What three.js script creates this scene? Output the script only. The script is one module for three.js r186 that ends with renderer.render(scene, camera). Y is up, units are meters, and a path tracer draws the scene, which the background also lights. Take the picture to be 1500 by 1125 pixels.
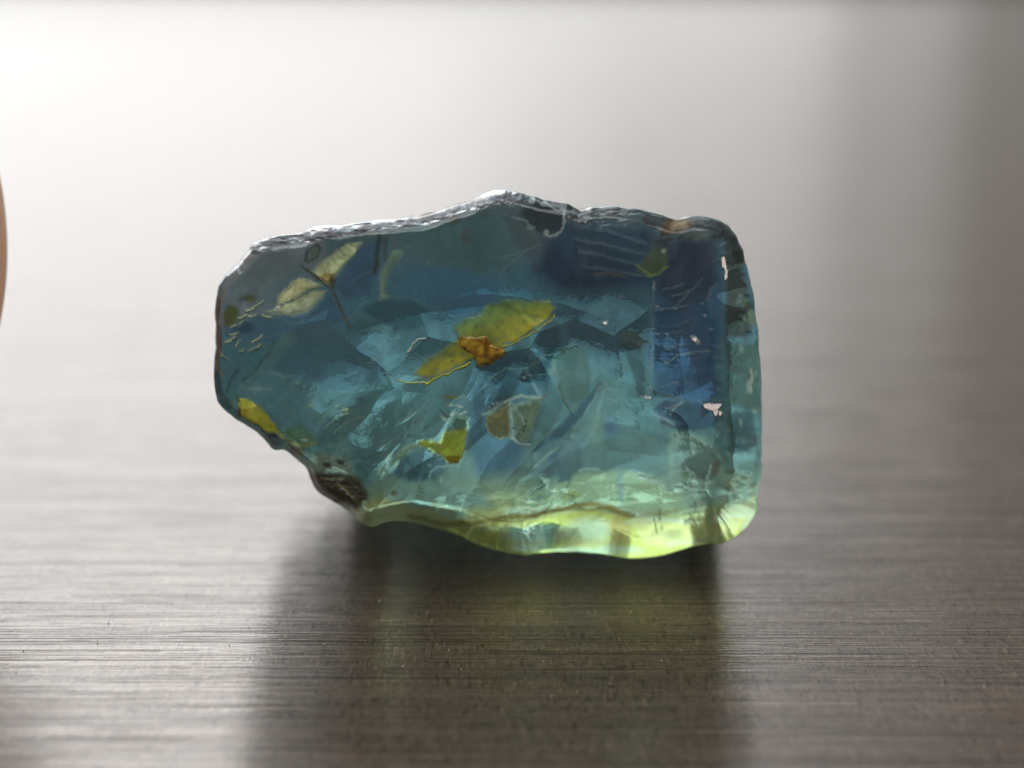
import * as THREE from 'three';
import { RectAreaLightUniformsLib } from 'three/addons/lights/RectAreaLightUniformsLib.js';

// ---------------------------------------------------------------- camera, light, exposure
const W = 1024, H = 768, MM = 0.001;
const scene = new THREE.Scene();
const FOV = 24, PITCH = THREE.MathUtils.degToRad(13), DIST = 39.5;            // millimetres
const camera = new THREE.PerspectiveCamera(FOV, W / H, 0.002, 20);
camera.filmGauge = 7;                                                          // a phone-sized sensor
camera.position.set(0, DIST * Math.sin(PITCH) * MM, DIST * Math.cos(PITCH) * MM);
camera.lookAt(0, 0, 0);
camera.updateMatrixWorld(true);
camera.focus = 36.9 * MM;
camera.userData.fStop = 12.5;
scene.add(camera);

RectAreaLightUniformsLib.init();
scene.background = new THREE.Color(0.15, 0.135, 0.117);                       // the dim room round the stone
function areaLight(name, color, intensity, w, h, pos, aim) {
  const l = new THREE.RectAreaLight(color, intensity, w, h);
  l.name = name; l.position.set(...pos); l.lookAt(...aim); scene.add(l); return l;
}
for (const [edge, power] of [[0.15, 0.72], [0.25, 0.64], [0.40, 0.3], [0.62, 0.1]]) {   // daylight from a curtained window, weaker towards its right side
  areaLight('window_light', new THREE.Color(0.97, 0.99, 1), power, 2.2, 0.42, [edge - 1.0, 0.18, -1.4 - edge * 0.02], [edge - 1.0, 0.18, 0]).rotateZ(-0.12);
  areaLight('window_light', new THREE.Color(0.97, 0.99, 1), power * 2.75, 2.2, 1.0, [edge - 1.31, 0.87, -1.42 - edge * 0.02], [edge - 1.31, 0.6, 0]).rotateZ(-0.12);
}
areaLight('overhead_fill_light', new THREE.Color(0.95, 0.98, 1), 1.1, 1.2, 0.8, [-0.3, 0.6, -0.25], [0, 0, 0]);  // unseen panel above, added to brighten the inside of the stone
areaLight('front_fill_light', new THREE.Color(1, 0.98, 0.95), 1.5, 2.0, 1.0, [-0.15, 0.95, 0.5], [0, 0, 0]);  // unseen soft fill behind the camera, added to light the face
areaLight('desk_lamp_light', new THREE.Color(1, 0.72, 0.58), 14, 0.05, 0.05, [0.22, 0.3, 0.5], [0, 0, 0]);

const renderer = new THREE.WebGLRenderer({ antialias: true });
renderer.setSize(W, H);
renderer.toneMapping = THREE.LinearToneMapping;
renderer.toneMappingExposure = 1;
renderer.shadowMap.enabled = true;

// ---------------------------------------------------------------- helpers
function hash(i, j = 0, k = 0) {
  let h = Math.imul(i | 0, 374761393) ^ Math.imul(j | 0, 668265263) ^ Math.imul(k | 0, 2147483647 ^ 915488749);
  h = Math.imul(h ^ (h >>> 13), 1274126177); h ^= h >>> 16; h = Math.imul(h, 2246822519); h ^= h >>> 13;
  return (h >>> 0) / 4294967296;
}
const fade = (t) => t * t * (3 - 2 * t);
const clamp01 = (t) => Math.min(1, Math.max(0, t));
const smooth = (a, b, x) => fade(clamp01((x - a) / (b - a)));
function noise(x, y, s = 0) {                                                  // -1 .. 1
  const i = Math.floor(x), j = Math.floor(y), u = fade(x - i), v = fade(y - j);
  const a = hash(i, j, s), b = hash(i + 1, j, s), c = hash(i, j + 1, s), d = hash(i + 1, j + 1, s);
  return 2 * (a + (b - a) * u + (c - a) * v + (a - b - c + d) * u * v) - 1;
}
function fbm(x, y, s = 0, n = 4) {
  let f = 0, a = 0.5;
  for (let k = 0; k < n; k++) { f += a * noise(x, y, s + k * 17); x = x * 2.03 + 5.2; y = y * 2.03 + 1.7; a *= 0.5; }
  return f;
}
function facets(x, y, s) {                                                     // broad flat faces that meet in creases: broken crystal
  let h = 0;
  for (let k = 0; k < 4; k++) {
    const a = hash(k, s, 3) * 6.283, q = x * Math.cos(a) + y * Math.sin(a) + 1.3 * noise(x * 0.45 + k * 7.7, y * 0.45, s + k), t = q - Math.floor(q), peak = 0.25 + 0.5 * hash(k, Math.floor(q), s + 9);
    h += (t < peak ? t / peak : (1 - t) / (1 - peak)) * (0.4 + 0.6 * hash(k, Math.floor(q), s + 11)) - 0.35;
  }
  return h * 0.4;
}
const blend = (a, b, t) => a.map((x, i) => x + (b[i] - x) * t);
const lin = (c) => { const k = new THREE.Color(c); return [k.r, k.g, k.b]; };
function tag(o, label, category, group) { o.userData.label = label; o.userData.category = category; if (group) o.userData.group = group; return o; }
function shade(o) { o.traverse((m) => { if (m.isMesh) { m.castShadow = true; m.receiveShadow = true; } }); return o; }

// The stone is drawn on a front view sheet of 1500 x 1125 units (67 units to the millimetre); at() lifts a sheet point to depth z (mm).
const EYE = camera.position.clone().divideScalar(MM), RIGHT = new THREE.Vector3(), UPV = new THREE.Vector3(), BACK = new THREE.Vector3();
camera.matrixWorld.extractBasis(RIGHT, UPV, BACK);
const FPX = 562.5 / Math.tan(THREE.MathUtils.degToRad(FOV / 2));
function at(u, v, z, out = new THREE.Vector3()) {
  out.copy(BACK).multiplyScalar(-FPX).addScaledVector(RIGHT, u - 750).addScaledVector(UPV, 562.5 - v);
  return out.multiplyScalar((z - EYE.z) / out.z).add(EYE);
}

// ---------------------------------------------------------------- the stone: outline
const OUTLINE = [[313, 544], [315, 512], [316, 482], [315, 442], [322, 415], [337, 398], [351, 381], [368, 360], [394, 348], [408, 345], [442, 341], [462, 331], [507, 328], [553, 321], [616, 318],
  [650, 307], [684, 297], [700, 288], [723, 279], [745, 279], [765, 282], [794, 291], [829, 299], [852, 308], [864, 305], [888, 302], [929, 305], [964, 313], [988, 320], [1017, 316], [1046, 320], [1067, 330],
  [1081, 351], [1093, 386], [1102, 424], [1108, 465], [1112, 509], [1115, 553], [1116, 600], [1116, 637], [1115, 696], [1110, 725], [1108, 749], [1096, 769], [1081, 784], [1058, 796], [1037, 797],
  [1017, 800], [988, 809], [964, 815], [923, 818], [888, 813], [847, 809], [803, 810], [768, 813], [738, 809], [700, 798], [672, 784], [635, 773], [593, 764], [564, 765], [544, 772], [527, 765],
  [507, 747], [485, 733], [468, 722], [456, 705], [448, 685], [433, 671], [416, 659], [402, 659], [385, 642], [371, 629], [345, 614], [328, 600], [317, 582]];
// how each stretch of the rim falls away: [first outline index, rim depth z, facet width]
const RIMS = [[0, 1.45, 14], [5, 1.45, 18], [9, 1.45, 24], [16, 1.6, 22], [22, 1.95, 20], [30, 1.55, 24], [34, 1.15, 54], [41, 0.9, 44], [46, 0.7, 56], [52, 0.55, 66], [56, 0.6, 44], [61, 0.9, 26], [66, 1.4, 14], [72, 1.45, 12], [76, 1.45, 14]];
const N = OUTLINE.length;
function rimAt(i) {                                                            // i: fractional outline index
  for (let k = 0; k + 1 < RIMS.length; k++) {
    const [a, za, wa] = RIMS[k], [b, zb, wb] = RIMS[k + 1];
    if (i >= a && i <= b) { const t = fade((i - a) / (b - a)); return [za + (zb - za) * t, wa + (wb - wa) * t]; }
  }
  return [RIMS[0][1], RIMS[0][2]];
}
const RIM = [];                                                                // fine, rounded outline: [u, v, z, width]
{
  const c = new THREE.CatmullRomCurve3(OUTLINE.map(([x, y]) => new THREE.Vector3(x, y, 0)), true, 'centripetal');
  const M = 1300, p = new THREE.Vector3();
  for (let k = 0; k < M; k++) {
    c.getPoint(k / M, p);
    const [z, w] = rimAt((k / M) * N);
    const dx = p.x - 712, dy = p.y - 550, r = Math.hypot(dx, dy), j = 1 + (fbm(p.x / 16, p.y / 16, 900, 3) * (p.y < 420 ? 3 : p.y > 720 ? 1 : 2)) / r;
    RIM.push([712 + dx * j, 550 + dy * j, z, w]);
  }
}
function rimDistance(u, v) {                                                   // [distance to the outline, rim depth, rim width] 
  let best = 1e9, at_ = 0;
  for (let k = 0; k < RIM.length; k += 6) { const d = (RIM[k][0] - u) ** 2 + (RIM[k][1] - v) ** 2; if (d < best) { best = d; at_ = k; } }
  let b2 = 1e9;
  for (let q = at_ - 6; q <= at_ + 6; q++) { const k = (q + RIM.length) % RIM.length, d = segment(u, v, RIM[k], RIM[(k + 1) % RIM.length]) ** 2; if (d < b2) { b2 = d; at_ = k; } }
  return [Math.sqrt(b2), RIM[at_][2], RIM[at_][3]];
}

// ---------------------------------------------------------------- the stone: zones of colour and the chips broken out of its face
// { p: polygon | l: line with half width w | o: [u, v, ru, rv], c: own colour, f: softness of its edge, a: strength, z: depth in mm, g: [tilt across, tilt up], rip: [angle, wavelength, height] }
const Z = [];
const poly = (c, f, p, more = {}) => Z.push({ p, c, f, ...more });
const line = (c, w, f, l, more = {}) => Z.push({ l, w, c, f, ...more });
const dot = (c, o, f, more = {}) => Z.push({ o, c, f, ...more });
// broad colour zoning
poly('#8f9ca6', 16, [[322, 440], [350, 382], [440, 342], [480, 342], [470, 372], [480, 400], [425, 440], [360, 470]]);
poly('#4d7c9c', 14, [[330, 485], [400, 462], [470, 448], [505, 470], [440, 490], [400, 500], [350, 505]]);
poly('#4d7c82', 24, [[590, 335], [700, 315], [760, 320], [760, 390], [690, 405], [620, 392], [585, 370]]);
poly('#417fa6', 20, [[596, 392], [640, 385], [700, 402], [735, 420], [722, 452], [664, 462], [622, 447], [580, 430]]);
poly('#5b95a0', 20, [[338, 556], [400, 535], [442, 556], [470, 600], [475, 640], [425, 640], [390, 600], [350, 580]]);
poly('#2a566a', 22, [[700, 530], [765, 505], [800, 560], [790, 600], [760, 690], [700, 700], [680, 640], [688, 560]]);
poly('#182f4e', 30, [[800, 320], [960, 330], [965, 420], [900, 460], [830, 440], [780, 400]]);
poly('#355f72', 24, [[820, 430], [950, 420], [950, 520], [870, 520], [820, 500]]);
poly('#1f4a78', 24, [[960, 425], [1005, 418], [1050, 402], [1058, 470], [1052, 540], [1060, 590], [1010, 596], [958, 580], [950, 500]], { z: 0, rip: [0.05, 7, 0.002] });
poly('#1d2a44', 26, [[962, 345], [1052, 345], [1054, 425], [1000, 448], [957, 428]]);
poly('#568c8a', 18, [[870, 555], [906, 556], [920, 600], [942, 640], [930, 690], [850, 695], [818, 692], [840, 640], [860, 600]]);
poly('#b2e49c', 12, [[790, 728], [850, 694], [935, 690], [990, 715], [1020, 745], [930, 748], [870, 735], [800, 748], [740, 752]]);
poly('#94bf9c', 16, [[985, 635], [1030, 640], [1062, 680], [1100, 700], [1100, 730], [1010, 745], [980, 700]]);
poly('#6f9f86', 18, [[560, 705], [640, 700], [700, 712], [720, 740], [640, 752], [560, 735]]);
// upper left
poly('#84949a', 7, [[330, 425], [350, 400], [395, 385], [430, 375], [420, 400], [372, 425], [345, 440]], { a: 0.6 });
poly('#6f96a2', 5, [[420, 400], [440, 385], [452, 400], [470, 415], [440, 408], [415, 425], [398, 445], [375, 440]], { a: 0.8 });
poly('#d2dcac', 3, [[404, 448], [405, 437], [417, 421], [427, 412], [438, 407], [454, 409], [471, 419], [450, 425], [435, 436], [419, 444]], { z: -0.06, g: [0.05, 0.12], part: 'pale_flake', m: 'chalk' });
poly('#b2c2a4', 4, [[385, 457], [407, 448], [435, 436], [460, 424], [479, 426], [470, 436], [462, 448], [450, 457], [425, 462], [400, 461]], { z: -0.03, g: [-0.06, 0.1], part: 'pale_flake', m: 'chalk' });
line('#c3d39c', 1.6, 2, [[410, 452], [430, 444], [447, 432], [462, 427]], { z: 0.02 });
line('#7d8f70', 1.4, 2, [[412, 447], [432, 438], [452, 425], [470, 421]]);
poly('#3d6f92', 7, [[418, 465], [450, 459], [466, 442], [482, 430], [494, 440], [499, 470], [450, 474]]);
poly('#c6d8ac', 3, [[530, 352], [522, 371], [499, 394], [483, 417], [476, 416], [455, 399], [468, 385], [490, 368], [508, 356]], { z: -0.05, g: [0.1, -0.06], part: 'pale_flake', m: 'chalk' });
poly('#a7a05c', 5, [[483, 420], [468, 409], [474, 398], [492, 402]]);
for (let k = 0; k < 5; k++) line('#6f8169', 0.8, 1.5, [[480 + k * 8, 372 - k * 4], [492 + k * 8, 384 - k * 5]], { a: 0.6 });
line('#4e4a30', 1.8, 2.5, [[443, 390], [456, 402], [470, 413], [482, 421], [490, 432], [500, 455], [506, 468], [512, 483]], { z: -0.05 });
poly('#42452f', 4, [[484, 405], [492, 408], [490, 425], [483, 420]]);
line('#46483e', 2.4, 3, [[448, 380], [451, 367], [463, 358], [468, 364], [464, 377], [452, 383]]);
poly('#687c62', 4, [[452, 366], [463, 360], [466, 372], [455, 378]]);
poly('#38628a', 10, [[540, 354], [553, 352], [549, 400], [540, 432], [506, 442], [492, 420], [502, 398], [522, 374]], { g: [-0.06, 0.05] });
line('#25363c', 3.5, 5, [[556, 346], [552, 375], [549, 402]]);
line('#3d4c4c', 2, 4, [[566, 346], [563, 382]]);
poly('#8ab296', 4, [[574, 366], [592, 366], [590, 374], [578, 388], [571, 398], [566, 411], [563, 429], [575, 434], [566, 439], [555, 440], [554, 429], [555, 410], [560, 394], [567, 380]], { a: 0.9, z: 0.03, part: 'pale_flake', m: 'chalk' });
dot('#8ba887', [597, 360, 2.5, 2], 2); dot('#8fb09a', [626, 384, 3, 2.5], 2, { z: 0.03 });
dot('#5d4a4c', [683, 346, 9, 10], 7, { a: 0.55 });
poly('#2f6678', 6, [[531, 454], [552, 443], [573, 438], [602, 441], [624, 450], [640, 460], [648, 468], [624, 475], [602, 483], [579, 484], [560, 478], [544, 466]], { z: -0.07, g: [0.02, 0.07] });
line('#5f8f93', 1.2, 2.5, [[555, 441], [574, 436], [600, 438], [622, 445]], { a: 0.7 });
poly('#3e7078', 6, [[520, 470], [548, 470], [575, 485], [545, 490], [500, 492]]);
// left edge
poly('#66672a', 5, [[326, 462], [335, 446], [350, 450], [347, 470], [337, 480], [328, 476]]);
poly('#6d6c34', 5, [[350, 440], [362, 430], [378, 434], [372, 442]]);
const dashes = [[348, 466, 361, 460], [338, 479, 356, 470], [336, 491, 350, 486], [329, 501, 343, 494], [350, 497, 345, 509], [321, 516, 331, 525], [370, 501, 383, 491], [366, 513, 381, 505], [352, 516, 358, 512], [362, 463, 376, 461], [384, 462, 398, 464], [372, 449, 386, 440], [360, 455, 372, 451]];
dashes.forEach(([a, b, c, d], k) => { line(k % 3 ? '#b9c9a4' : '#d0d6b4', 1.7, 2, [[a, b], [(a + c) / 2, (b + d) / 2 + 1.5], [c, d]], { z: 0.05, part: 'bright_chip', m: 'chalk' }); line('#33403c', 1, 2, [[a + 1, b + 4], [c + 1, d + 4]], { a: 0.7 }); });  // chips with their glints painted in as pale strokes
poly('#2f5570', 5, [[340, 484], [362, 470], [376, 480], [360, 490]]);
poly('#447c92', 7, [[415, 516], [437, 496], [462, 491], [520, 490], [562, 518], [562, 560], [500, 572], [440, 560], [400, 540]], { z: -0.05, g: [0.03, -0.03] });
poly('#5c9197', 4, [[388, 508], [420, 487], [438, 494], [417, 513], [400, 537], [384, 547], [366, 557], [384, 530]], { z: 0.02 });
line('#33505a', 1.2, 2, [[402, 494], [400, 506], [393, 512]]); line('#314f5a', 1.5, 2.5, [[398, 513], [388, 525], [372, 544], [353, 558]], { z: -0.05 });
line('#2b4250', 2, 4, [[350, 540], [340, 553], [333, 575]]);
line('#8fb9bb', 1, 2, [[378, 546], [396, 545], [412, 549], [430, 552]]); line('#9ec5bf', 1.2, 2, [[352, 566], [372, 569], [398, 570]], { a: 0.8 });
for (let k = 0; k < 9; k++) dot(k % 2 ? '#38606a' : '#86b0a6', [418 + k * 4.6, 556 + k * 2.4 + 5 * noise(k * 3.3, 1), 3, 2], 2, { a: 0.8, z: k % 2 ? -0.03 : 0.03 });
line('#353b42', 5, 4, [[320, 440], [317, 470], [320, 500], [317, 540], [321, 574], [336, 596]], { a: 0.85 });
line('#8c939c', 1.2, 2, [[340, 398], [331, 418], [325, 442], [322, 478]]); dot('#8f8779', [325, 548, 4, 5], 3); dot('#6b6557', [318, 538, 4, 7], 4);
// lower left
poly('#a0a83a', 3, [[347, 583], [363, 583], [386, 600], [402, 620], [413, 640], [400, 641], [375, 623], [349, 609]], { z: -0.05, g: [0.05, 0.05], part: 'yellow_stain', m: 'resin' });
dot('#a9a238', [360, 603, 7, 6], 4, { z: 0.03 }); dot('#b7b04a', [371, 594, 6, 2], 2); dot('#4f4f1a', [350, 604, 3, 8], 3); line('#3b4420', 1.5, 2, [[346, 580], [350, 588]]);
poly('#4d7d4f', 9, [[410, 630], [442, 622], [464, 645], [448, 656], [420, 652]]);
poly('#594f38', 3, [[421, 651], [446, 655], [449, 668], [430, 669]]);
line('#8b8f36', 1.8, 2.5, [[402, 622], [414, 640], [430, 650], [450, 653], [464, 649]]);
line('#8fa45c', 1.5, 2, [[456, 652], [470, 645], [482, 641]]); line('#40533c', 1.5, 2, [[480, 646], [494, 647]]);
poly('#39454c', 4, [[386, 636], [404, 634], [416, 646], [404, 655]]); dot('#8aa578', [409, 658, 6, 2.5], 2);
poly('#3c6d75', 4, [[462, 652], [478, 622], [505, 594], [522, 580], [532, 586], [506, 611], [491, 642], [476, 656]], { z: -0.06 });
for (let k = 0; k < 6; k++) line(k % 2 ? '#7ba980' : '#55877f', 1.4, 2, [[458 + k * 6, 618 + k * 3.2], [474 + k * 7, 598 + k * 4], [492 + k * 8, 586 + k * 5]], { a: 0.75, z: 0.02 });
dot('#8ab47d', [453, 593, 5, 3], 3); dot('#9dbd7e', [505, 600, 4, 3], 3);
for (let k = 0; k < 8; k++) line('#5f988e', 1, 1.6, [[400 + k * 5, 590 + k * 7], [428 + k * 4, 590 + k * 7 + 4 * noise(k, 7)]], { a: 0.45 });
poly('#43787a', 6, [[505, 640], [548, 604], [560, 620], [556, 680], [540, 715], [522, 690]], { g: [0.05, 0] });
// knobbly brown corner
poly('#82967c', 4, [[450, 674], [470, 664], [500, 669], [514, 682], [520, 700], [470, 700]]);
poly('#38382a', 9, [[450, 690], [472, 690], [500, 690], [530, 700], [541, 728], [527, 752], [500, 742], [470, 722]], { z: -0.08, part: 'brown_crust', m: 'frost', grain: 0.05, lift: 0.05 });
line('#47322a', 4, 4, [[451, 688], [462, 706], [474, 718], [490, 733]]);
dot('#2c2c27', [479, 680, 7, 4], 3, { z: -0.1 }); dot('#30302a', [500, 677, 6, 5], 3, { z: -0.1 }); dot('#7f8d68', [498, 689, 12, 2.5], 3, { z: 0.06 }); dot('#78836a', [489, 701, 14, 2], 3, { z: 0.05 }); line('#6d7452', 2, 3, [[494, 708], [510, 722], [524, 738]], { z: 0.05 });
poly('#b0b25c', 7, [[518, 745], [560, 728], [600, 740], [650, 752], [640, 770], [590, 762], [545, 770], [525, 762]]);
dot('#aaa04c', [540, 757, 11, 5], 4); line('#9ba25c', 2, 3, [[550, 752], [570, 742], [596, 737]]); line('#4d5527', 1.5, 2.5, [[560, 741], [576, 734], [592, 732]]); line('#a8b078', 1.2, 2, [[570, 722], [576, 717], [582, 727]]); dot('#4a4f2c', [577, 722, 5, 4], 3);
poly('#9dbf7d', 5, [[630, 738], [646, 736], [690, 757], [660, 762]]);
// middle: chips under the golden fracture
line('#6da09b', 1.5, 2.5, [[554, 508], [566, 498], [581, 496]], { z: 0.03 });
line('#1f4048', 1.3, 2, [[706, 573], [724, 553], [746, 543]], { z: -0.04 }); line('#5d9095', 1.4, 2.5, [[716, 556], [742, 541], [772, 540]], { z: 0.03 });
poly('#204d5e', 5, [[714, 562], [740, 546], [771, 545], [784, 578], [742, 586], [714, 592]], { z: -0.07, g: [0.02, 0.06] });
line('#6498a0', 1.6, 2.5, [[771, 532], [776, 552], [784, 570], [792, 582]], { z: 0.03 });
dot('#e2efe6', [768, 555, 2, 1.6], 1.5, { z: 0.05 });
poly('#6e7750', 3, [[714, 609], [747, 590], [749, 616], [747, 640], [733, 645], [719, 638], [711, 622]], { z: -0.05, g: [0.12, 0.02], part: 'tan_flake', m: 'chalk' });
poly('#6c8b74', 4, [[759, 592], [783, 582], [794, 586], [787, 613], [774, 647], [757, 648], [750, 637], [749, 600]], { z: -0.04, g: [-0.09, 0.04], part: 'tan_flake', m: 'chalk' });
line('#86a88f', 2, 3, [[710, 607], [728, 596], [747, 586], [765, 580], [792, 583]], { z: 0.03 });
line('#8aaa9f', 1.3, 2, [[748, 588], [751, 612], [752, 634]], { z: 0.04 }); line('#86a79c', 1.3, 2, [[752, 592], [762, 608], [768, 624]], { z: 0.03 });
line('#97b09a', 2, 2.5, [[750, 640], [760, 648], [776, 651]]); line('#1a2c30', 1.3, 1.8, [[755, 639], [764, 647], [777, 648]]); dot('#14201f', [752, 627, 2, 2], 1.5);
for (let k = 0; k < 4; k++) dot('#28403c', [770 - k * 3 + 4 * noise(k * 2.1, 4), 618 + k * 6, 2.4, 1.4], 1.5);
line('#6c513c', 1.4, 1.6, [[792, 587], [799, 579]]);
// chips and flake left of it
dot('#6e7f36', [661, 582, 13, 2.6], 2.5); line('#a4c8b4', 1.4, 2, [[657, 594], [670, 592], [678, 596]], { z: 0.04 }); line('#b6cda9', 1.5, 2, [[645, 610], [653, 616], [661, 607], [682, 604]], { z: 0.05 }); line('#2d4b42', 1.5, 2, [[645, 601], [653, 609], [660, 611]]);
for (let k = 0; k < 7; k++) line(k % 2 ? '#8ab9a2' : '#4c7d7c', 1.1, 1.8, [[578 + k * 4, 625 - k * 4], [590 + k * 5, 615 - k * 3], [604 + k * 5, 608 - k * 4.5]], { a: 0.7, z: 0.03 });
poly('#4f7d7e', 5, [[590, 630], [604, 612], [622, 604], [614, 625], [604, 645], [586, 650]], { g: [0.06, -0.03] });
poly('#41706f', 5, [[618, 632], [626, 612], [646, 610], [650, 630], [640, 644], [622, 642]]);
poly('#9db648', 3, [[654, 626], [667, 609], [685, 612], [686, 624], [682, 647], [680, 661], [673, 678], [655, 678], [647, 668], [629, 658], [613, 651], [612, 645], [626, 644], [644, 647]], { z: -0.05, g: [0.08, 0.04], part: 'yellow_stain', m: 'resin' });
poly('#5b8b7d', 5, [[653, 616], [667, 604], [686, 611], [684, 627], [655, 632]]);
poly('#7a7119', 2.5, [[655, 669], [674, 668], [672, 679], [656, 679]]);
poly('#80ad8d', 3, [[572, 678], [585, 660], [600, 650], [614, 647], [612, 656], [597, 663], [585, 674], [574, 688]], { z: 0.04, part: 'pale_flake', m: 'chalk' }); line('#93c5a0', 1.6, 2, [[562, 694], [566, 680], [567, 667]], { z: 0.05 });
poly('#2e5c65', 7, [[573, 694], [590, 669], [610, 659], [628, 661], [645, 672], [655, 682], [640, 702], [600, 708]], { z: -0.08, g: [0, 0.06] });
line('#7fb09f', 1.4, 2, [[632, 690], [640, 684], [655, 683], [672, 682]]); line('#6d9f8e', 1.6, 3, [[630, 692], [628, 712]]); dot('#86a99c', [628, 681, 4, 2.5], 2);
// between flakes and right block
poly('#2a5768', 6, [[800, 470], [818, 468], [822, 505], [808, 530], [800, 575], [788, 560], [785, 500]]);
poly('#4e7f78', 6, [[820, 511], [839, 507], [859, 511], [862, 531], [869, 550], [858, 580], [843, 603], [837, 604], [825, 588], [817, 568], [811, 543], [811, 528]], { z: -0.06, g: [0.06, 0.02] });
line('#6fa07d', 1.3, 2.5, [[811, 545], [813, 524], [828, 508], [842, 506]], { z: 0.03 }); line('#39492d', 1.5, 2, [[818, 566], [826, 588], [838, 608]], { z: -0.05 });
poly('#295062', 4, [[777, 664], [800, 640], [822, 619], [842, 604], [860, 580], [882, 556], [878, 574], [862, 594], [846, 616], [822, 642], [796, 662]], { z: -0.06 });
line('#7fb0a8', 1, 2, [[880, 566], [869, 585], [852, 612], [836, 640]]);
dot('#3c6c98', [896, 626, 9, 16], 10, { a: 0.8 }); dot('#72a890', [873, 634, 11, 26], 14, { a: 0.7 });
for (let k = 0; k < 14; k++) dot('#6fa5a6', [872 + 40 * hash(k, 3, 9), 520 + 60 * hash(k, 5, 9), 3 + 3 * hash(k, 1), 2 + 3 * hash(k, 2)], 4, { a: 0.45 });
poly('#285158', 4, [[913, 509], [941, 507], [946, 553], [947, 581], [934, 581], [930, 562], [924, 541]], { z: -0.06 });
poly('#4e645e', 5, [[903, 492], [914, 485], [927, 482], [940, 494], [944, 509], [915, 506]], { z: 0.05 }); line('#2c3f3e', 1.6, 2.5, [[912, 506], [926, 503], [940, 510]]);
poly('#466d70', 6, [[800, 650], [830, 640], [850, 650], [855, 690], [800, 700], [770, 690]]);
line('#8dbb9d', 1.6, 2.5, [[778, 690], [800, 668], [818, 655]], { a: 0.6 }); poly('#2b5560', 3, [[806, 668], [820, 656], [826, 653], [815, 670], [804, 676]]);
// the right block: striated faces, bright arris, dark hollow
for (let k = 0; k < 10; k++) line(k % 3 ? '#1f3a52' : '#4f6a80', 1.5 + hash(k, 8), 2.5, [[838 + 20 * hash(k, 1), 330 + k * 6.4], [875 + 14 * hash(k, 2), 338 + k * 6.2], [915 + 8 * hash(k, 6), 349 + k * 5.6], [946, 358 + k * 5]], { a: 0.6, z: k % 2 ? -0.02 : 0.015 });
poly('#1d2630', 7, [[758, 312], [782, 296], [828, 303], [826, 333], [796, 345], [770, 332]], { z: -0.1 });
poly('#41525a', 7, [[735, 318], [765, 312], [775, 335], [800, 360], [780, 375], [748, 350]], { a: 0.7 });
line('#22272e', 4, 3, [[795, 293], [815, 297], [836, 304]]); line('#262b33', 3, 2, [[832, 316], [848, 321], [862, 324]]);
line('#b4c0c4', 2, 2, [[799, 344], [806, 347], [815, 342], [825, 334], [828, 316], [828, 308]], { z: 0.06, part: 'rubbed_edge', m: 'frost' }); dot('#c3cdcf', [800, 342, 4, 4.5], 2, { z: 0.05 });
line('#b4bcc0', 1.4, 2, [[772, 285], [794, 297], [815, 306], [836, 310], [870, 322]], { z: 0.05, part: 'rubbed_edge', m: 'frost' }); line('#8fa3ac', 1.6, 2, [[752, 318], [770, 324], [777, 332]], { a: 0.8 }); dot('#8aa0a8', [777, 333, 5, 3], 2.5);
poly('#1f3a5a', 8, [[826, 345], [840, 340], [845, 380], [860, 400], [840, 402], [822, 372]]);
line('#57503a', 2.5, 3, [[870, 402], [892, 401], [912, 404]], { a: 0.7 });
poly('#3d4d30', 6, [[934, 396], [948, 372], [958, 358], [976, 364], [977, 386], [966, 402], [950, 406]], { z: -0.06 });
line('#7d8e3d', 1.4, 2, [[935, 388], [944, 396], [952, 403], [962, 402], [976, 391]], { z: 0.03 }); dot('#d9d8cc', [971, 367, 3, 2], 1.5, { z: 0.05 });
line('#2a2e2c', 9, 7, [[950, 322], [985, 329], [1020, 326], [1050, 332], [1070, 348], [1084, 380]], { part: 'rim_darkener', m: 'frost', a: 0.8 });  // dark strip added over the rim to hide its pale reflection
poly('#4e4024', 5, [[966, 346], [975, 322], [1010, 320], [1016, 336], [990, 343]], { part: 'brown_stain', m: 'resin' }); poly('#6e5c34', 4, [[982, 322], [1006, 322], [1008, 334], [988, 336]], { a: 0.6 });
line('#292b2b', 2.5, 4, [[962, 354], [1000, 347], [1052, 347]]); poly('#66705f', 5, [[998, 345], [1020, 338], [1040, 345], [1020, 353]], { a: 0.6 });
line('#5d8090', 1.2, 2.5, [[957, 412], [956, 470], [954, 520], [950, 590]], { z: 0.08 }); line('#a6aeb2', 1.2, 1.8, [[957, 412], [958, 424]]);
line('#47627c', 1.2, 3, [[1058, 372], [1056, 440], [1055, 500], [1052, 580]], { z: 0.02 });
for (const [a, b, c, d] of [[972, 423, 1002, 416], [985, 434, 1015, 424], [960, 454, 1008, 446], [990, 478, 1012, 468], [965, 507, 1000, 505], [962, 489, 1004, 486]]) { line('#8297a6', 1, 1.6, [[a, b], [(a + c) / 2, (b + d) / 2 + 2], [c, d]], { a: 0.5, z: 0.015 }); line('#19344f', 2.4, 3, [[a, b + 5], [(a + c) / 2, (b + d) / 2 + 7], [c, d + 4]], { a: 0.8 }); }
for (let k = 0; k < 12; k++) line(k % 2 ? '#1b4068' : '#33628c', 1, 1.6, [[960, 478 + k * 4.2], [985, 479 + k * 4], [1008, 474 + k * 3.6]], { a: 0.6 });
for (const [x, y, r] of [[963, 449, 2], [970, 454, 2.4], [988, 451, 1.6], [1028, 446, 1.8], [1033, 461, 2.6], [1043, 483, 1.6], [886, 473, 4], [1017, 496, 4], [1021, 501, 4], [1014, 493, 2]]) dot('#d5d2ca', [x, y, r, r * 0.7], 1.5, { z: 0.05 });
poly('#34608c', 5, [[1036, 440], [1047, 415], [1054, 420], [1056, 460], [1042, 466]], { z: -0.04 }); line('#68748a', 1, 2, [[1036, 442], [1041, 424], [1051, 414]]);
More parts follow.
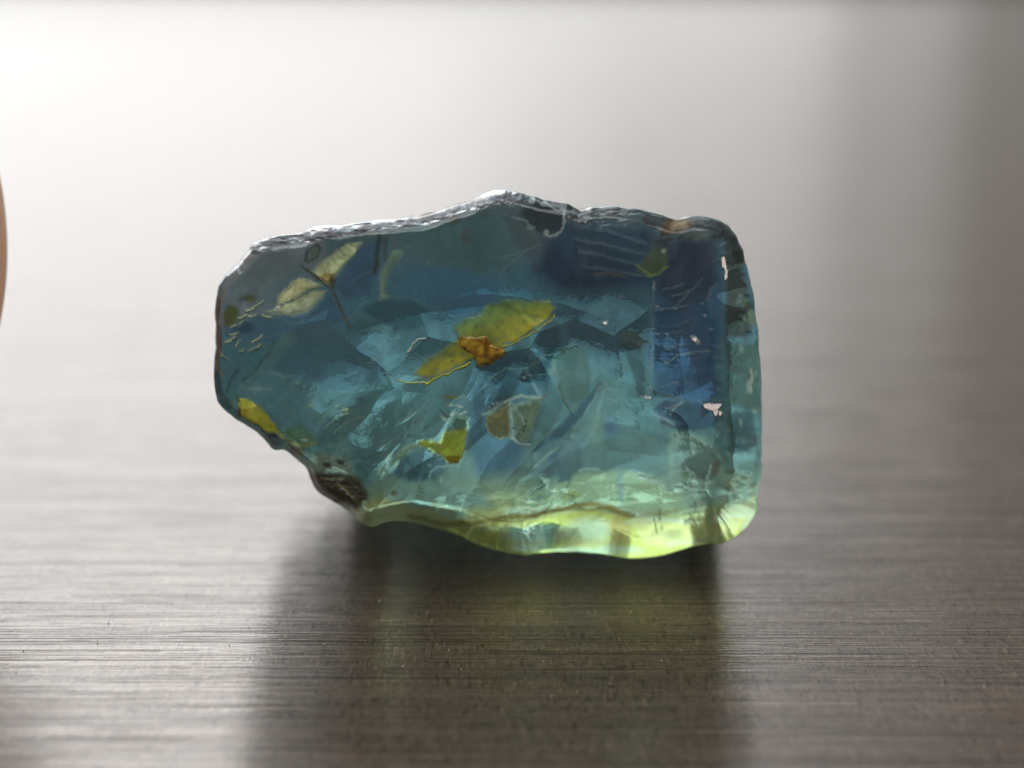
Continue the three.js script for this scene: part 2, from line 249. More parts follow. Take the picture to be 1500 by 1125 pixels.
poly('#1e3b53', 5, [[957, 598], [974, 586], [1054, 590], [1056, 614], [1042, 628], [1000, 633], [970, 622]], { z: -0.05 }); line('#2b4148', 2, 2.5, [[958, 574], [982, 582], [1012, 590]]); line('#6f959c', 1.6, 3, [[956, 608], [972, 613], [986, 622]]);
poly('#1e3f66', 10, [[1000, 545], [1040, 540], [1046, 575], [1010, 578]], { a: 0.7 });
// right flank
poly('#333d36', 9, [[1062, 352], [1080, 365], [1096, 420], [1102, 492], [1062, 497]]); poly('#2f4d42', 12, [[1062, 502], [1112, 500], [1116, 560], [1114, 610], [1068, 590]]); poly('#223f44', 9, [[1066, 602], [1104, 600], [1110, 650], [1088, 670], [1066, 645]]);
poly('#717a4c', 5, [[1092, 436], [1104, 452], [1108, 480], [1098, 476]]); poly('#28302b', 6, [[1064, 455], [1094, 455], [1098, 494], [1064, 494]], { a: 0.8 });
for (let k = 0; k < 14; k++) line(k % 2 ? '#2b4a4c' : '#6f9a86', 1.4, 2, [[1042 + 10 * hash(k, 4, 2), 505 + k * 8], [1056 + 8 * hash(k, 5, 2), 507 + k * 8]], { a: 0.7, z: k % 2 ? -0.04 : 0.03 });
for (let k = 0; k < 60; k++) dot(k % 3 ? '#2f463f' : '#7f9a80', [1066 + 46 * hash(k, 3, 14), 420 + 250 * hash(k, 5, 14), 1.5 + 2.5 * hash(k, 6, 14), 2 + 4 * hash(k, 7, 14)], 2.5, { a: 0.6, z: k % 3 ? -0.06 : 0.05 });
for (const [y, r] of [[545, 5], [556, 7], [570, 5]]) dot('#bdbb98', [1100 + noise(y, 3) * 2, y, 2, r], 2, { a: 0.8, z: 0.03 });
for (let k = 0; k < 26; k++) dot(k % 2 ? '#9fb482' : '#4c6148', [1062 + 48 * hash(k, 7, 4), 672 + 62 * hash(k, 8, 4), 4 + 4 * hash(k, 1, 4), 2.5 + 2 * hash(k, 2, 4)], 2.5, { a: 0.8, z: k % 2 ? 0.04 : -0.05 });
// lower right: pale broken steps
poly('#52817b', 7, [[934, 640], [962, 640], [966, 690], [928, 692]], { z: -0.05 }); poly('#74a28d', 4, [[985, 640], [1010, 634], [1042, 650], [1060, 676], [1046, 704], [1000, 700], [985, 682]], { z: -0.04, g: [0.05, 0.05] });
line('#9cc4a6', 1.4, 2, [[988, 636], [1012, 642], [1038, 654], [1056, 672]], { z: 0.05 }); poly('#88ae95', 2.5, [[992, 694], [1004, 685], [1012, 690], [1013, 704], [1006, 710]], { z: 0.07, part: 'pale_flake', m: 'chalk' }); line('#4c6a58', 1.2, 1.6, [[992, 696], [1004, 710], [1012, 708], [1015, 696]]);
poly('#6b8a77', 3, [[1016, 690], [1040, 690], [1038, 706], [1018, 708]], { z: -0.03 }); poly('#8bb394', 3, [[980, 700], [994, 696], [1002, 712], [984, 718], [974, 714]], { z: 0.05 });
for (let k = 0; k < 12; k++) line(k % 2 ? '#4f6f5c' : '#a6cca8', 1.3, 1.8, [[978 + k * 5, 718 + 7 * noise(k * 1.7, 2)], [985 + k * 5, 720 + 7 * noise(k * 1.7, 5)]], { a: 0.8, z: k % 2 ? -0.04 : 0.05 });
poly('#6a6f58', 4, [[1042, 680], [1058, 672], [1054, 690], [1040, 702]]); line('#cfe4cf', 1.4, 1.8, [[936, 699], [954, 703], [968, 708]], { z: 0.06 }); line('#5f7f74', 1.2, 1.8, [[934, 697], [952, 700]]);
poly('#638f7c', 8, [[1030, 730], [1050, 706], [1064, 708], [1040, 742]], { a: 0.8 });
poly('#a8dab9', 3, [[770, 728], [786, 712], [801, 704], [800, 716], [816, 722], [800, 732], [775, 735]], { z: 0.06, g: [0.1, 0.1], part: 'pale_flake', m: 'chalk' }); line('#5a9a8c', 1, 1.5, [[778, 726], [790, 714], [800, 708]]);
poly('#b5dc98', 3, [[824, 720], [850, 716], [852, 727], [830, 738], [826, 738]], { z: 0.05, g: [-0.1, 0.1], part: 'pale_flake', m: 'chalk' }); line('#6f9f70', 1, 1.5, [[828, 722], [840, 726], [832, 736]]);
poly('#3d6c72', 5, [[812, 690], [838, 690], [836, 705], [820, 708]]); line('#a3d3bf', 1.6, 2.2, [[848, 690], [862, 686], [876, 688]], { z: 0.04 });
for (let k = 0; k < 16; k++) line(k % 3 ? '#a9cfaa' : '#446b5c', 1, 1.5, [[738 + 130 * hash(k, 1, 6), 698 + 30 * hash(k, 2, 6)], [744 + 130 * hash(k, 1, 6), 692 + 30 * hash(k, 2, 6)]], { a: 0.8, z: 0.04 });
dot('#6aa5ab', [909, 712, 5, 24], 6, { a: 0.75 }); poly('#bcdca8', 4, [[742, 752], [765, 743], [790, 744], [803, 750], [770, 754]], { z: 0.05, part: 'pale_flake', m: 'chalk' });
line('#c0d69a', 3, 5, [[900, 742], [930, 754], [960, 761], [1000, 764], [1024, 768]]);
// the yellow base band
poly('#b3ae2c', 9, [[690, 776], [760, 764], [830, 750], [872, 745], [905, 752], [940, 768], [1010, 772], [1090, 765], [1040, 800], [930, 820], [770, 816], [700, 800]]);
line('#6a5a16', 4, 5, [[600, 757], [650, 768], [700, 766], [740, 758], [790, 753], [830, 743], [866, 738], [898, 745], [926, 757]], { z: 0.06 });
dot('#a8c898', [785, 782, 40, 12], 12); dot('#9cb884', [865, 775, 30, 16], 14, { a: 0.6 }); dot('#a8862a', [908, 776, 16, 20], 9); dot('#84782e', [815, 786, 14, 12], 7, { a: 0.8 }); line('#8f8a3c', 4, 6, [[700, 778], [740, 772], [772, 770]]); line('#a09a48', 3, 5, [[836, 796], [870, 792], [900, 798]]); dot('#7c7434', [985, 790, 22, 5], 6); dot('#b4c482', [775, 801, 26, 6], 6); dot('#a9bd74', [875, 806, 60, 5], 6);
poly('#dccb52', 8, [[925, 768], [960, 762], [1050, 768], [1090, 762], [1074, 784], [1040, 794], [980, 802], [945, 795]]); dot('#8d8636', [985, 783, 14, 8], 7, { a: 0.8 }); line('#d2cb6e', 2, 3, [[980, 797], [1010, 793], [1050, 790]]); dot('#cdc468', [940, 764, 22, 4], 5);
poly('#cfcc80', 6, [[1036, 766], [1062, 748], [1106, 732], [1102, 758], [1072, 766]]); dot('#cfb848', [1080, 763, 16, 4], 4); line('#d8d88f', 2, 3, [[1106, 730], [1102, 756], [1088, 774]]);
// hairline fractures all over the face
for (let k = 0; k < 34; k++) {
  const x = 350 + 690 * hash(k, 21, 3), y = 370 + 360 * hash(k, 22, 3), L = 8 + 26 * hash(k, 23, 3), a = -0.65 + 0.9 * (hash(k, 24, 3) - 0.5), b = (hash(k, 25, 3) - 0.5) * 0.5 * L, cx = Math.cos(a) * L, cy = Math.sin(a) * L;
  line(k % 3 ? '#a9d0c6' : '#1c3840', 0.5 + 0.5 * hash(k, 26, 3), 1.6, [[x - cx, y - cy], [x - cx * 0.4 - b * Math.sin(a), y - cy * 0.4 + b * Math.cos(a)], [x + cx * 0.4 - b * Math.sin(a), y + cy * 0.4 + b * Math.cos(a)], [x + cx, y + cy]], { a: 0.2 + 0.3 * hash(k, 27, 3) });
}
// frosted, rubbed top edge
const frost = [[372, 366, 5], [398, 355, 7], [430, 350, 9], [462, 344, 9], [510, 338, 9], [560, 331, 9], [610, 324, 8], [650, 313, 9], [690, 300, 9], [730, 289, 8], [760, 290, 5]];
line('#4f545c', 8, 5, frost.map(([x, y]) => [x, y]), { frost: 0.75, z: 0.04, part: 'frosted_edge', m: 'frost' }); line('#50565d', 6, 5, [[852, 312], [880, 310], [930, 312]], { frost: 0.7, z: 0.03, part: 'frosted_edge', m: 'frost' });
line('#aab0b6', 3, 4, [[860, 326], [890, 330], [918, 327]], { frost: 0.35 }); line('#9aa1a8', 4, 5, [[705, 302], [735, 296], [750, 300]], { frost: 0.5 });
dot('#dfe6ea', [385, 367, 7, 4], 3, { z: 0.05 }); line('#4a4c52', 1.5, 2, [[404, 348], [420, 349]]); line('#5a5d62', 1.2, 2, [[545, 337], [590, 330]], { a: 0.7 });
poly('#4a4638', 5, [[652, 318], [672, 313], [676, 326], [660, 330]], { a: 0.8 });

for (const s of Z) {
  const pts = s.p ?? s.l ?? [[s.o[0] - s.o[2], s.o[1] - s.o[3]], [s.o[0] + s.o[2], s.o[1] + s.o[3]]], m = (s.w ?? 0) + s.f + 6;
  s.rgb = lin(s.c);
  s.box = [Math.min(...pts.map((q) => q[0])) - m, Math.min(...pts.map((q) => q[1])) - m, Math.max(...pts.map((q) => q[0])) + m, Math.max(...pts.map((q) => q[1])) + m];
  s.mid = [(s.box[0] + s.box[2]) / 2, (s.box[1] + s.box[3]) / 2];
}
function segment(u, v, a, b) {
  const dx = b[0] - a[0], dy = b[1] - a[1], t = clamp01(((u - a[0]) * dx + (v - a[1]) * dy) / (dx * dx + dy * dy + 1e-9));
  return Math.hypot(u - a[0] - dx * t, v - a[1] - dy * t);
}
function signed(s, u, v) {                                                     // below 0 inside
  if (s.o) { const r = Math.hypot((u - s.o[0]) / s.o[2], (v - s.o[1]) / s.o[3]); return (r - 1) * Math.min(s.o[2], s.o[3]); }
  let d = 1e9;
  if (s.l) { for (let k = 0; k + 1 < s.l.length; k++) d = Math.min(d, segment(u, v, s.l[k], s.l[k + 1])); return d - s.w; }
  let inside = false;
  for (let k = 0, j = s.p.length - 1; k < s.p.length; j = k++) {
    const a = s.p[k], b = s.p[j];
    d = Math.min(d, segment(u, v, a, b));
    if ((a[1] > v) !== (b[1] > v) && u < ((b[0] - a[0]) * (v - a[1])) / (b[1] - a[1]) + a[0]) inside = !inside;
  }
  return inside ? -d : d;
}
const BOWLS = [[560, 452, 90], [470, 560, 110], [660, 400, 105], [420, 420, 80], [760, 590, 95], [840, 540, 75], [700, 690, 90], [560, 660, 95], [860, 650, 110], [900, 410, 90], [1000, 500, 100], [985, 690, 85], [1040, 610, 70], [790, 400, 80], [640, 540, 70], [390, 500, 60],
  [840, 715, 60], [770, 725, 50], [935, 725, 60], [1050, 700, 50], [500, 590, 55], [600, 620, 48], [735, 470, 60], [1010, 380, 65], [530, 380, 55], [350, 560, 45], [655, 650, 42], [880, 580, 50]];
for (let k = 0; k < 60; k++) BOWLS.push([335 + 760 * hash(k, 31, 5), 335 + 420 * hash(k, 32, 5), 14 + 34 * hash(k, 33, 5) ** 1.5]);   // and many small chips
function bowls(u, v) {                                                         // shell-shaped hollows left by broken-off chips; crisp ridges where two meet
  let deep = 0, rib = 0;
  for (let k = 0; k < BOWLS.length; k++) {
    const [x, y, R] = BOWLS[k], a = hash(k, 4, 4) * 6.283, dx = u - x, dy = v - y, p = (dx * Math.cos(a) + dy * Math.sin(a)) * (0.8 + 0.5 * hash(k, 5, 4)), q = -dx * Math.sin(a) + dy * Math.cos(a), r = Math.hypot(p, q) / R;
    if (r > 1) continue;
    const d = (R * 0.0013 + 0.028) * (1 - r * r) * (0.6 + 0.7 * hash(k, 6, 4));
    if (d > deep) { deep = d; rib = 0.0022 * Math.sin(r * R / (3.5 + 4 * hash(k, 8, 4))) * smooth(0.35, 0.8, r) * smooth(1, 0.9, r); }
  }
  return rib - deep;
}
const BODY = [[290, '#56646e'], [345, '#587580'], [400, '#4b84a0'], [480, '#4a8aa0'], [560, '#4d909a'], [640, '#4a7f7e'], [700, '#689a86'], [742, '#a2b966'], [770, '#b8ad34'], [830, '#bba92c']].map(([y, c]) => [y, lin(c)]);
function bodyColor(v) {
  let k = 0;
  while (k + 2 < BODY.length && v > BODY[k + 1][0]) k++;
  const t = clamp01((v - BODY[k][0]) / (BODY[k + 1][0] - BODY[k][0]));
  return [0, 1, 2].map((i) => BODY[k][1][i] + (BODY[k + 1][1][i] - BODY[k][1][i]) * t);
}
const GAIN = 1.0;
function sample(u, v) {                                                        // { z (mm), color } of the stone's face at a sheet point
  const wu = u + 2.6 * fbm(u / 16, v / 16, 11, 3) + 1.2 * noise(u / 4, v / 4, 31), wv = v + 2.6 * fbm(u / 16, v / 16, 51, 3) + 1.2 * noise(u / 4, v / 4, 71);
  const [d, zr, w] = rimDistance(u, v);
  const t = clamp01(d / w), front = 2.1 - 0.5 * ((u - 740) / 400) ** 2 - (v > 560 ? 0.25 * ((v - 560) / 260) ** 2 : -0.22 * ((560 - v) / 260));
  const rise = 1 - (1 - t) ** 1.7;
  const fu = u + 9 * fbm(u / 60, v / 60, 12, 2), fv = v + 9 * fbm(u / 60, v / 60, 52, 2);
  let relief = 0.16 * facets(fu / 150, fv / 120, 5) + 0.02 * facets(fu / 60, fv / 50, 105) + bowls(fu, fv) + 0.03 * fbm(u / 60, v / 60, 300, 2) + 0.0015 * noise(u / 2.4, v / 2.4, 333);
  let c = bodyColor(v + 14 * fbm(u / 60, v / 60, 400, 3));
  for (const s of Z) {
    if (u < s.box[0] || u > s.box[2] || v < s.box[1] || v > s.box[3]) continue;
    const sd = signed(s, wu, wv);
    let k = 1 - smooth(-s.f * 0.6, s.f * 0.6, sd);
    if (k <= 0 && sd > s.f * 1.5) continue;
    const z = (s.z ?? (s.p ? -0.02 : 0)) * 0.12;
    relief += (1 - smooth(-s.f * 1.5, s.f * 1.5, sd)) * (z + 0.7 * (s.g ? (s.g[0] * (u - s.mid[0]) - s.g[1] * (v - s.mid[1])) / 67 : 0));
    if (s.rip) relief += 0.35 * k * s.rip[2] * Math.sin(((v + s.rip[0] * u + 5 * noise(u / 40, v / 30, 8)) / s.rip[1]) * 6.283);
    k *= s.a ?? 1;
    if (s.frost) relief += 0.07 * k * fbm(u / 9, v / 3.5, 88, 4);
    if (s.frost) k *= smooth(-0.25, 0.25, noise(u / 5, v / 2.2, 77) * 0.5 + fbm(u / 12, v / 5, 78, 3) + s.frost - 0.4);
    c = c.map((x, i) => x + (s.rgb[i] - x) * k);
  }
  const m = 1 + 0.16 * fbm(u / 22, v / 22, 500, 3) + 0.1 * noise(u / 5, v / 7, 510) + 0.05 * noise(u / 2, v / 2, 520);
  return { z: zr + (front - zr) * rise + relief * Math.min(1, d / 5), d, raw: c.map((x) => x * m * 1.45), color: c.map((x) => Math.min(0.95, (x * m) ** 0.93 * GAIN)) };
}

// ---------------------------------------------------------------- the stone: mesh
const stone = new THREE.Group(); stone.name = 'rough_sapphire'; scene.add(stone);
tag(stone, 'rough broken teal blue gemstone shading to yellow green at its base, on dark brushed metal', 'gemstone');
const TR = 0.72;
const frostedMaterial = new THREE.MeshPhysicalMaterial({ name: 'frosted_crystal', vertexColors: true, roughness: 0.42, transmission: 0.9, ior: 1.76, thickness: 0.008 });
const crystalMaterial = new THREE.MeshPhysicalMaterial({ name: 'teal_crystal', vertexColors: true, roughness: 0.13, transmission: TR, ior: 1.76, thickness: 0.008 });
let lowest = 1e9;
{
  const M = RIM.length, RINGS = 230, BACKS = 46, pos = [], col = [], idx = [], p = new THREE.Vector3();
  const centre = [712, 550];
  const push = (q, c) => { pos.push(q.x, q.y, q.z); col.push(...c); };
  for (let r = 0; r <= RINGS; r++) {
    const t = 1 - (r / RINGS) ** 1.0;
    for (let k = 0; k < M; k++) {
      const u = centre[0] + (RIM[k][0] - centre[0]) * t, v = centre[1] + (RIM[k][1] - centre[1]) * t, s = sample(u, v);
      push(at(u, v, r ? s.z : RIM[k][2], p), s.color);
      if (p.y < lowest) lowest = p.y;
    }
  }
  // the far side: behind the rim, rounded and frosted
  for (let r = 1; r <= BACKS; r++) {
    const t = 1 - r / BACKS, bulge = Math.sqrt(1 - t ** 2.4);
    for (let k = 0; k < M; k++) {
      const u = centre[0] + (RIM[k][0] - centre[0]) * t, v = 540 + (RIM[k][1] - 540) * t, b = k * 3;
      const f = 1 - (1 - t) ** 2.6, low = smooth(1.5, 0, pos[b + 1] - lowest), x = pos[b] * f, z = pos[b + 2] - (11 + pos[b + 2]) * bulge;
      const y0 = pos[b + 1] * f + 1.0 * (1 - f), sag = lowest + (y0 - lowest) * (1 - 0.999 * smooth(0, 0.2, 1 - t) * smooth(4.8, 1.3, y0 - lowest)), y = (t > 0 ? sag : y0) - 0.24 * (pos[b + 2] - z) * smooth(1.5, 6, pos[b + 1] - lowest) * (1 - (1 - f) * 0.7);
      const foot = t > 0 ? y - 0.75 * smooth(0.03, 0.3, 1 - t) * smooth(1.2, 0.1, y - lowest) : y;
      const n = 0.16 * facets(u / 60, v / 60, 705) + 0.02 * fbm(u / 12, v / 12, 800, 3);
      p.set(x, Math.max(foot, lowest - 0.746), z - n * Math.min(1, (1 - t) * 4));
      const underShade = 1.6 * smooth(p.x < 0 ? 1.6 : 0.9, 0.1, p.y - lowest) * smooth(-8, -5, p.z);  // shade put into the underside colour, for a dark reflection at the contact
      push(p, blend(bodyColor(v).map((q) => Math.min(0.92, q ** 0.52 * 1.3)), [0.02, 0.017, 0.012], clamp01(underShade)));
    }
  }
  const rings = RINGS + BACKS;
  const ring = (r) => (r <= RINGS ? r : r) * M;
  for (let r = 0; r < RINGS; r++) for (let k = 0; k < M; k++) { const j = (k + 1) % M, a = ring(r) + k, b = ring(r) + j, c = ring(r + 1) + k, d = ring(r + 1) + j; idx.push(a, c, b, b, c, d); }
  for (let q = 0; q < BACKS; q++) for (let k = 0; k < M; k++) {
    const r0 = q ? RINGS + q : 0, r1 = RINGS + q + 1, j = (k + 1) % M, a = r0 * M + k, b = r0 * M + j, c = r1 * M + k, d = r1 * M + j; idx.push(a, b, c, b, d, c);
  }
  const g = new THREE.BufferGeometry();
  g.setAttribute('position', new THREE.Float32BufferAttribute(pos, 3)); g.setAttribute('color', new THREE.Float32BufferAttribute(col, 3)); g.setIndex(idx);
  g.addGroup(0, RINGS * M * 6, 0); g.addGroup(RINGS * M * 6, BACKS * M * 6, 1);
  g.scale(MM, MM, MM); g.computeVertexNormals();
  { // orientation check: the face must look towards the camera
    const n = g.attributes.normal, i = 100 * M; if (n.getZ(i + 5) < 0) { const a = g.index.array; for (let q = 0; q < a.length; q += 3) { const h = a[q]; a[q] = a[q + 1]; a[q + 1] = h; } g.computeVertexNormals(); }
  }
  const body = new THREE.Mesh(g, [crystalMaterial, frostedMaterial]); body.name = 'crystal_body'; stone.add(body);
}

// inclusions and chips: small raised or sunken lenses on the face, each a closed shape
function lens(name, shape, lift, material, colorAt, label) {
  const pts = shape.p ?? shape.l ?? [[shape.o[0] - shape.o[2], shape.o[1] - shape.o[3]], [shape.o[0] + shape.o[2], shape.o[1] + shape.o[3]]], m = (shape.w ?? 0) + 6;
  const x0 = Math.min(...pts.map((q) => q[0])) - m, x1 = Math.max(...pts.map((q) => q[0])) + m, y0 = Math.min(...pts.map((q) => q[1])) - m, y1 = Math.max(...pts.map((q) => q[1])) + m;
  const step = 0.9, nx = Math.ceil((x1 - x0) / step), ny = Math.ceil((y1 - y0) / step), id = new Map(), pos = [], col = [], idx = [], p = new THREE.Vector3(), soft = shape.soft ?? 3;
  const vertex = (i, j) => {
    const key = j * (nx + 1) + i;
    if (id.has(key)) return id.get(key);
    const u = x0 + i * step, v = y0 + j * step, d = signed(shape, u + 4 * fbm(u / 9, v / 9, 611, 3), v + 4 * fbm(u / 9, v / 9, 622, 3));
    const h = d > 1.5 || rimDistance(u, v)[0] < 0.5 ? null : lift * smooth(0, soft, -d) - 0.02 * smooth(-1, 1.5, d);
    const s = h === null ? null : sample(u, v), n = h === null ? -1 : pos.length / 6;
    if (n >= 0) { const c = [...(colorAt ? colorAt(u, v, d) : s.raw), smooth(-0.5, shape.fade ?? 3, -d) * clamp01((shape.a ?? 0.85) + 0.5 * fbm(u / 8, v / 8, 633, 3))]; for (const z of [s.z + h + (d < -1 ? (shape.grain ?? 0) * fbm(u / 6, v / 5, 655, 4) : 0), s.z - 0.06]) { at(u, v, z, p); pos.push(p.x, p.y, p.z); col.push(...c); } }
    id.set(key, n); return n;
  };
  for (let j = 0; j < ny; j++) for (let i = 0; i < nx; i++) {
    const a = vertex(i, j), b = vertex(i + 1, j), c = vertex(i, j + 1), d = vertex(i + 1, j + 1);
    if (a < 0 || b < 0 || c < 0 || d < 0) continue;
    idx.push(2 * a, 2 * c, 2 * b, 2 * b, 2 * c, 2 * d, 2 * a + 1, 2 * b + 1, 2 * c + 1, 2 * b + 1, 2 * d + 1, 2 * c + 1);
  }
  const g = new THREE.BufferGeometry();
  g.setAttribute('position', new THREE.Float32BufferAttribute(pos, 3)); g.setAttribute('color', new THREE.Float32BufferAttribute(col, 4)); g.setIndex(idx); g.scale(MM, MM, MM); g.computeVertexNormals();
  const o = new THREE.Mesh(g, material); o.name = name; if (label) o.userData.label = label; stone.add(o); return o;
}
const resin = new THREE.MeshPhysicalMaterial({ name: 'iron_stained_fracture', vertexColors: true, transparent: true, roughness: 0.25, transmission: 0.12, ior: 1.76, thickness: 0.001 });
const amber = new THREE.MeshPhysicalMaterial({ name: 'amber_stain', vertexColors: true, transparent: true, roughness: 0.25, transmission: 0.35, ior: 1.76, thickness: 0.001 });
const chalk = new THREE.MeshPhysicalMaterial({ name: 'bright_chip', vertexColors: true, transparent: true, roughness: 0.25, transmission: 0.1, ior: 1.76, thickness: 0.001 });
const rubbed = new THREE.MeshPhysicalMaterial({ name: 'rubbed_edge', vertexColors: true, transparent: true, roughness: 0.75, transmission: 0.1, ior: 1.76, thickness: 0.001 });
const halo = (u, v) => { const t = fbm(u / 18, v / 14, 41, 3), low = smooth(0.1, 1, (v - 440 + (u - 700) * 0.45) / 110), c = blend(lin('#7fb068'), lin('#e6e048'), low); return blend(blend(c, lin('#7d8426'), smooth(45, 0, Math.hypot(u - 705, (v - 505) * 1.2))), lin('#3d6456'), clamp01(0.7 * t)); };
lens('stained_fracture', { p: [[660, 478], [676, 465], [700, 458], [712, 442], [740, 436], [770, 437], [804, 438], [817, 450], [811, 466], [790, 483], [762, 502], [740, 511], [690, 532], [640, 558], [626, 561], [604, 556], [604, 544], [622, 524], [652, 504], [668, 494]], soft: 8, fade: 12, a: 0.88 }, 0.03, resin, halo, 'translucent olive yellow fracture spreading from the orange core');
lens('orange_core', { p: [[668, 496], [678, 487], [700, 490], [716, 488], [722, 500], [742, 511], [740, 521], [722, 535], [698, 538], [693, 526], [679, 517], [670, 508]], soft: 7, grain: 0.006, fade: 5, a: 0.95 }, 0.05, amber, (u, v) => blend(lin('#c8920c'), blend(lin('#8a5606'), lin('#f0c840'), clamp01(0.5 + 1.4 * fbm(u / 8, v / 6, 91, 4))), 0.9), 'deep orange grainy stain in the middle of the face');
const vein = (c, w, l) => lens('yellow_vein', { l, w, soft: 2, fade: 1.5 }, 0.04, chalk, (u, v) => lin(c).map((x) => x * 1.5 * (1 + 0.3 * noise(u / 3, v / 3, 17))));
vein('#b9bb38', 1.5, [[728, 508], [745, 507], [770, 494], [795, 479], [812, 463]]);
vein('#ccd27a', 1.6, [[582, 558], [605, 560], [624, 560]]);
vein('#a9b22c', 2.4, [[624, 562], [660, 545], [688, 532]]);
vein('#b6c03e', 2, [[641, 540], [652, 533], [665, 526]]);
lens('pale_chip', { l: [[597, 516], [604, 505], [612, 500], [623, 496]], w: 2.8, soft: 2, fade: 1.5 }, 0.05, chalk, () => lin('#b4cfc4'), 'short pale curved chip left of the orange core');

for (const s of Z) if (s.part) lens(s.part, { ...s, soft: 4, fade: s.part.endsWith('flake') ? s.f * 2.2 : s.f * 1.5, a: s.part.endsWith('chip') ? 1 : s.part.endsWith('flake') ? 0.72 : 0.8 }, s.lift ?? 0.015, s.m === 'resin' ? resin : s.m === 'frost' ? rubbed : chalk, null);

// chips whose flat faces catch the desk lamp
{
  const clear = new THREE.MeshPhysicalMaterial({ name: 'clear_chip', color: new THREE.Color(0.35, 0.5, 0.6), roughness: 0.17, transmission: 0.5, ior: 1.76, thickness: 0.001 });
  const lamp = new THREE.Vector3(220, 300, 500);
  const glint = (u, v, ru, rv, seed) => {
    const p = at(u, v, sample(u, v).z + 0.06), n = lamp.clone().sub(p).normalize().add(EYE.clone().sub(p).normalize()).normalize(), q = new THREE.Quaternion().setFromUnitVectors(new THREE.Vector3(0, 0, 1), n);
    const sh = new THREE.Shape(), m = 11;
    for (let k = 0; k < m; k++) { const a = (k / m) * 6.283, r = 0.45 + 0.75 * hash(k, seed, 5); sh[k ? 'lineTo' : 'moveTo'](Math.cos(a) * ru * r / 67, Math.sin(a) * rv * r / 67); }
    const g = new THREE.ExtrudeGeometry(sh, { depth: 0.12, bevelEnabled: false }); g.translate(0, 0, -0.12); g.applyQuaternion(q); g.translate(p.x, p.y, p.z); g.scale(MM, MM, MM);
    const o = new THREE.Mesh(g, clear); o.name = 'bright_chip'; stone.add(o); return o;
  };
  glint(1041, 597, 7, 5, 3); glint(1049, 602, 5, 7, 5); glint(1053, 594, 4, 4, 6); glint(1055, 606, 3, 4, 9); glint(1047, 595, 6, 5, 7).userData.label = 'ragged pinkish bright chip low on the right block';
  glint(1036, 594, 7, 4, 8); glint(1060, 382, 4, 14, 12); glint(1064, 402, 2.5, 10, 14); glint(1018, 497, 4, 3, 19); glint(886, 474, 3, 2, 21);
}

// ---------------------------------------------------------------- brushed metal top
const TABLE = (lowest - 0.75) * MM;
function brushed(size) {
  const height = new Float32Array(size * size), rough = new Uint8Array(size * size * 4), tone = new Uint8Array(size * size * 4), cross = new Float32Array(size * size), bump = new Uint8Array(size * size * 4), rows = [];
  let seed = 7; const rnd = () => { seed = (Math.imul(seed, 1664525) + 1013904223) >>> 0; return seed / 4294967296; };
  for (let y = 0; y < size; y++) rows.push((rnd() - 0.5) * 0.16);
  for (let y = 0; y < size; y++) for (let x = 0; x < size; x++) height[y * size + x] = rows[y] + (rnd() - 0.5) * 0.12;
  for (let k = 0; k < 40000; k++) {                                            // the strokes of the brush
    const len = Math.floor(20 + 800 * rnd() ** 4), x0 = Math.floor(rnd() * size), slope = (rnd() - 0.5) * 0.012, y0 = rnd() * size, d = (rnd() - 0.55) * (0.25 + 0.6 * rnd() ** 3);
    for (let x = 0; x < len; x++) { const e = Math.min(1, Math.min(x, len - x) / 12), y = Math.floor(y0 + slope * x + size) % size; height[y * size + ((x0 + x) % size)] += d * e; }
  }
  for (let k = 0; k < 220000; k++) {                                            // the faint short cross grain
    const len = Math.floor(5 + 16 * rnd() ** 2), x0 = Math.floor(rnd() * size), y0 = Math.floor(rnd() * size), d = (rnd() - 0.5) * 0.5;
    for (let y = 0; y < len; y++) { const e = d * Math.min(1, y / 4, (len - y) / 4); cross[((y0 + y) % size) * size + x0] += e; cross[((y0 + y) % size) * size + ((x0 + 1) % size)] += e; }
  }
  for (let i = 0; i < size * size; i++) {
    const h = clamp01(0.5 + height[i] * 0.3), r = clamp01(0.62 - height[i] * 0.55), c = clamp01(0.5 + height[i] * 1.15 + cross[i] * 1.0);
    bump.set([h * 255, h * 255, h * 255, 255], i * 4); rough.set([r * 255, r * 255, r * 255, 255], i * 4); tone.set([c * 255, c * 250, c * 245, 255], i * 4);
  }
  return [bump, rough, tone].map((a) => { const t = new THREE.DataTexture(a, size, size); t.wrapS = t.wrapT = THREE.RepeatWrapping; t.magFilter = THREE.LinearFilter; t.minFilter = THREE.LinearMipmapLinearFilter; t.generateMipmaps = true; t.needsUpdate = true; return t; });
}
const [bumpMap, roughMap, toneMap] = brushed(2048);
const metal = new THREE.MeshPhysicalMaterial({ name: 'brushed_dark_metal', color: new THREE.Color(0.215, 0.163, 0.126), map: toneMap, metalness: 0.3, roughness: 0.3, roughnessMap: roughMap, bumpMap, bumpScale: 0.00007, anisotropy: 0.85, anisotropyRotation: Math.PI / 2 });
{
  const w = 1.6, d = 2.2, h = 0.02, tile = 0.04, zc = -0.85;
  const g = new THREE.BoxGeometry(w, h, d);
  const p = g.attributes.position, uv = g.attributes.uv, n = g.attributes.normal;
  for (let i = 0; i < p.count; i++) uv.setXY(i, p.getX(i) / tile, (Math.abs(n.getY(i)) > 0.5 ? -p.getZ(i) : p.getY(i)) / tile);
  const table = new THREE.Mesh(g, metal); table.name = 'metal_tabletop'; table.userData.kind = 'structure';
  table.position.set(0.013, TABLE - h / 2, zc); scene.add(table);
}

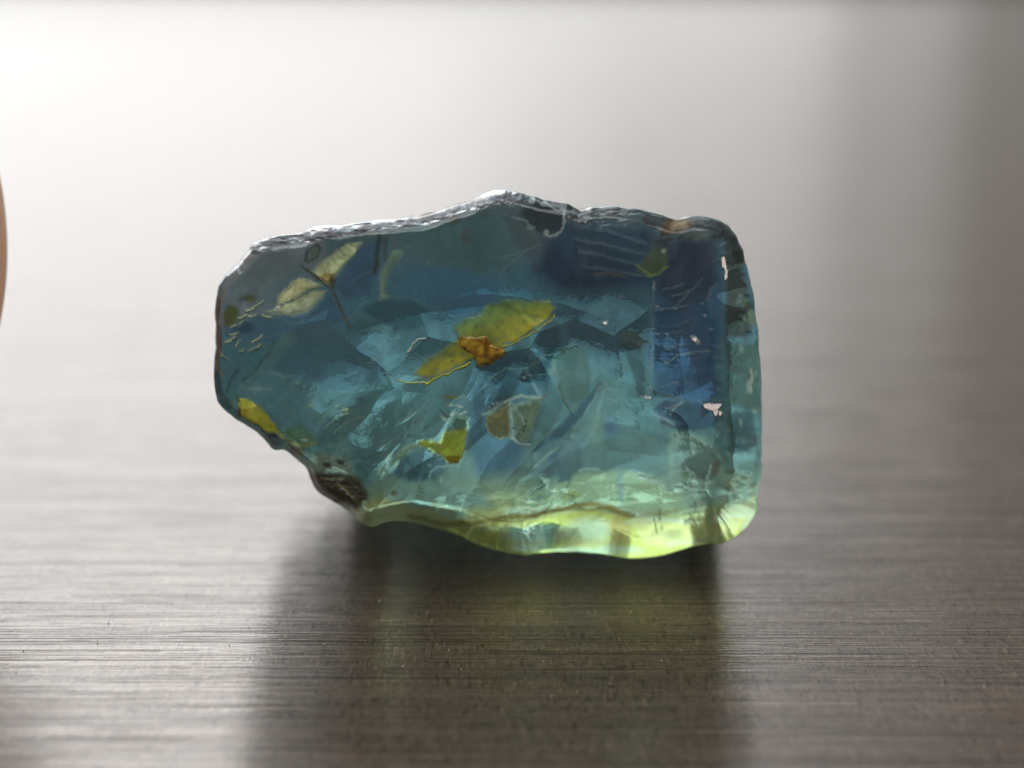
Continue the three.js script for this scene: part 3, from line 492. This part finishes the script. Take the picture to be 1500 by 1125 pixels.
// pale specks added on the metal to stand for small glints
{
  const speck = new THREE.InstancedMesh(new THREE.IcosahedronGeometry(0.012 * MM, 0), new THREE.MeshStandardMaterial({ name: 'glint_speck', color: new THREE.Color(0.6, 0.52, 0.4), roughness: 0.6 }), 90);
  const m = new THREE.Matrix4(), q = new THREE.Quaternion(), e = new THREE.Euler();
  for (let k = 0; k < 90; k++) {
    const r = 0.4 + 0.9 * hash(k, 3, 61) ** 2;
    m.compose(new THREE.Vector3((-11 + 22 * hash(k, 1, 61)) * MM, TABLE + 0.01 * r * MM, (1.2 + 5.5 * hash(k, 2, 61)) * MM), q.setFromEuler(e.set(k, k * 2, k * 3)), new THREE.Vector3(r * (1 + hash(k, 4, 61)), r, r));
    speck.setMatrixAt(k, m);
  }
  speck.name = 'glint_speck'; speck.userData.kind = 'stuff'; tag(speck, 'tiny pale specks added as glints over the metal in front of the stone', 'glint_speck'); scene.add(speck);
}

// ---------------------------------------------------------------- fingertip reaching in from the left
{
  const skin = new THREE.MeshPhysicalMaterial({ name: 'skin', color: new THREE.Color(1, 0.7, 0.46), roughness: 1, transmission: 0.5, thickness: 0 });
  const prof = [], L = 34, R = 8.2;
  for (let i = 0; i <= 30; i++) { const a = (i / 30) * Math.PI / 2; prof.push(new THREE.Vector2(Math.max(1e-4, R * Math.sin(a) ** 0.92), L - R * 1.1 * (1 - Math.cos(a)) )); }
  for (let i = 1; i <= 20; i++) { const t = i / 20; prof.push(new THREE.Vector2(R * (1 + 0.12 * Math.sin(t * 3.1) * t + 0.04 * t), (L - R * 1.1) * (1 - t))); }
  const g = new THREE.LatheGeometry(prof, 64); g.scale(MM, MM, MM); 
  const finger = new THREE.Group(); finger.name = 'fingertip';
  const body = new THREE.Mesh(g, skin); body.name = 'finger_skin'; finger.add(body);
  finger.rotation.z = -Math.PI / 2;
  const tip = at(-14, 355, 1.5);
  finger.position.set((tip.x - L) * MM, tip.y * MM, tip.z * MM);
  scene.add(finger); tag(finger, 'peach orange fingertip just showing at the left edge of the picture', 'finger');
}
shade(scene);
renderer.render(scene, camera);
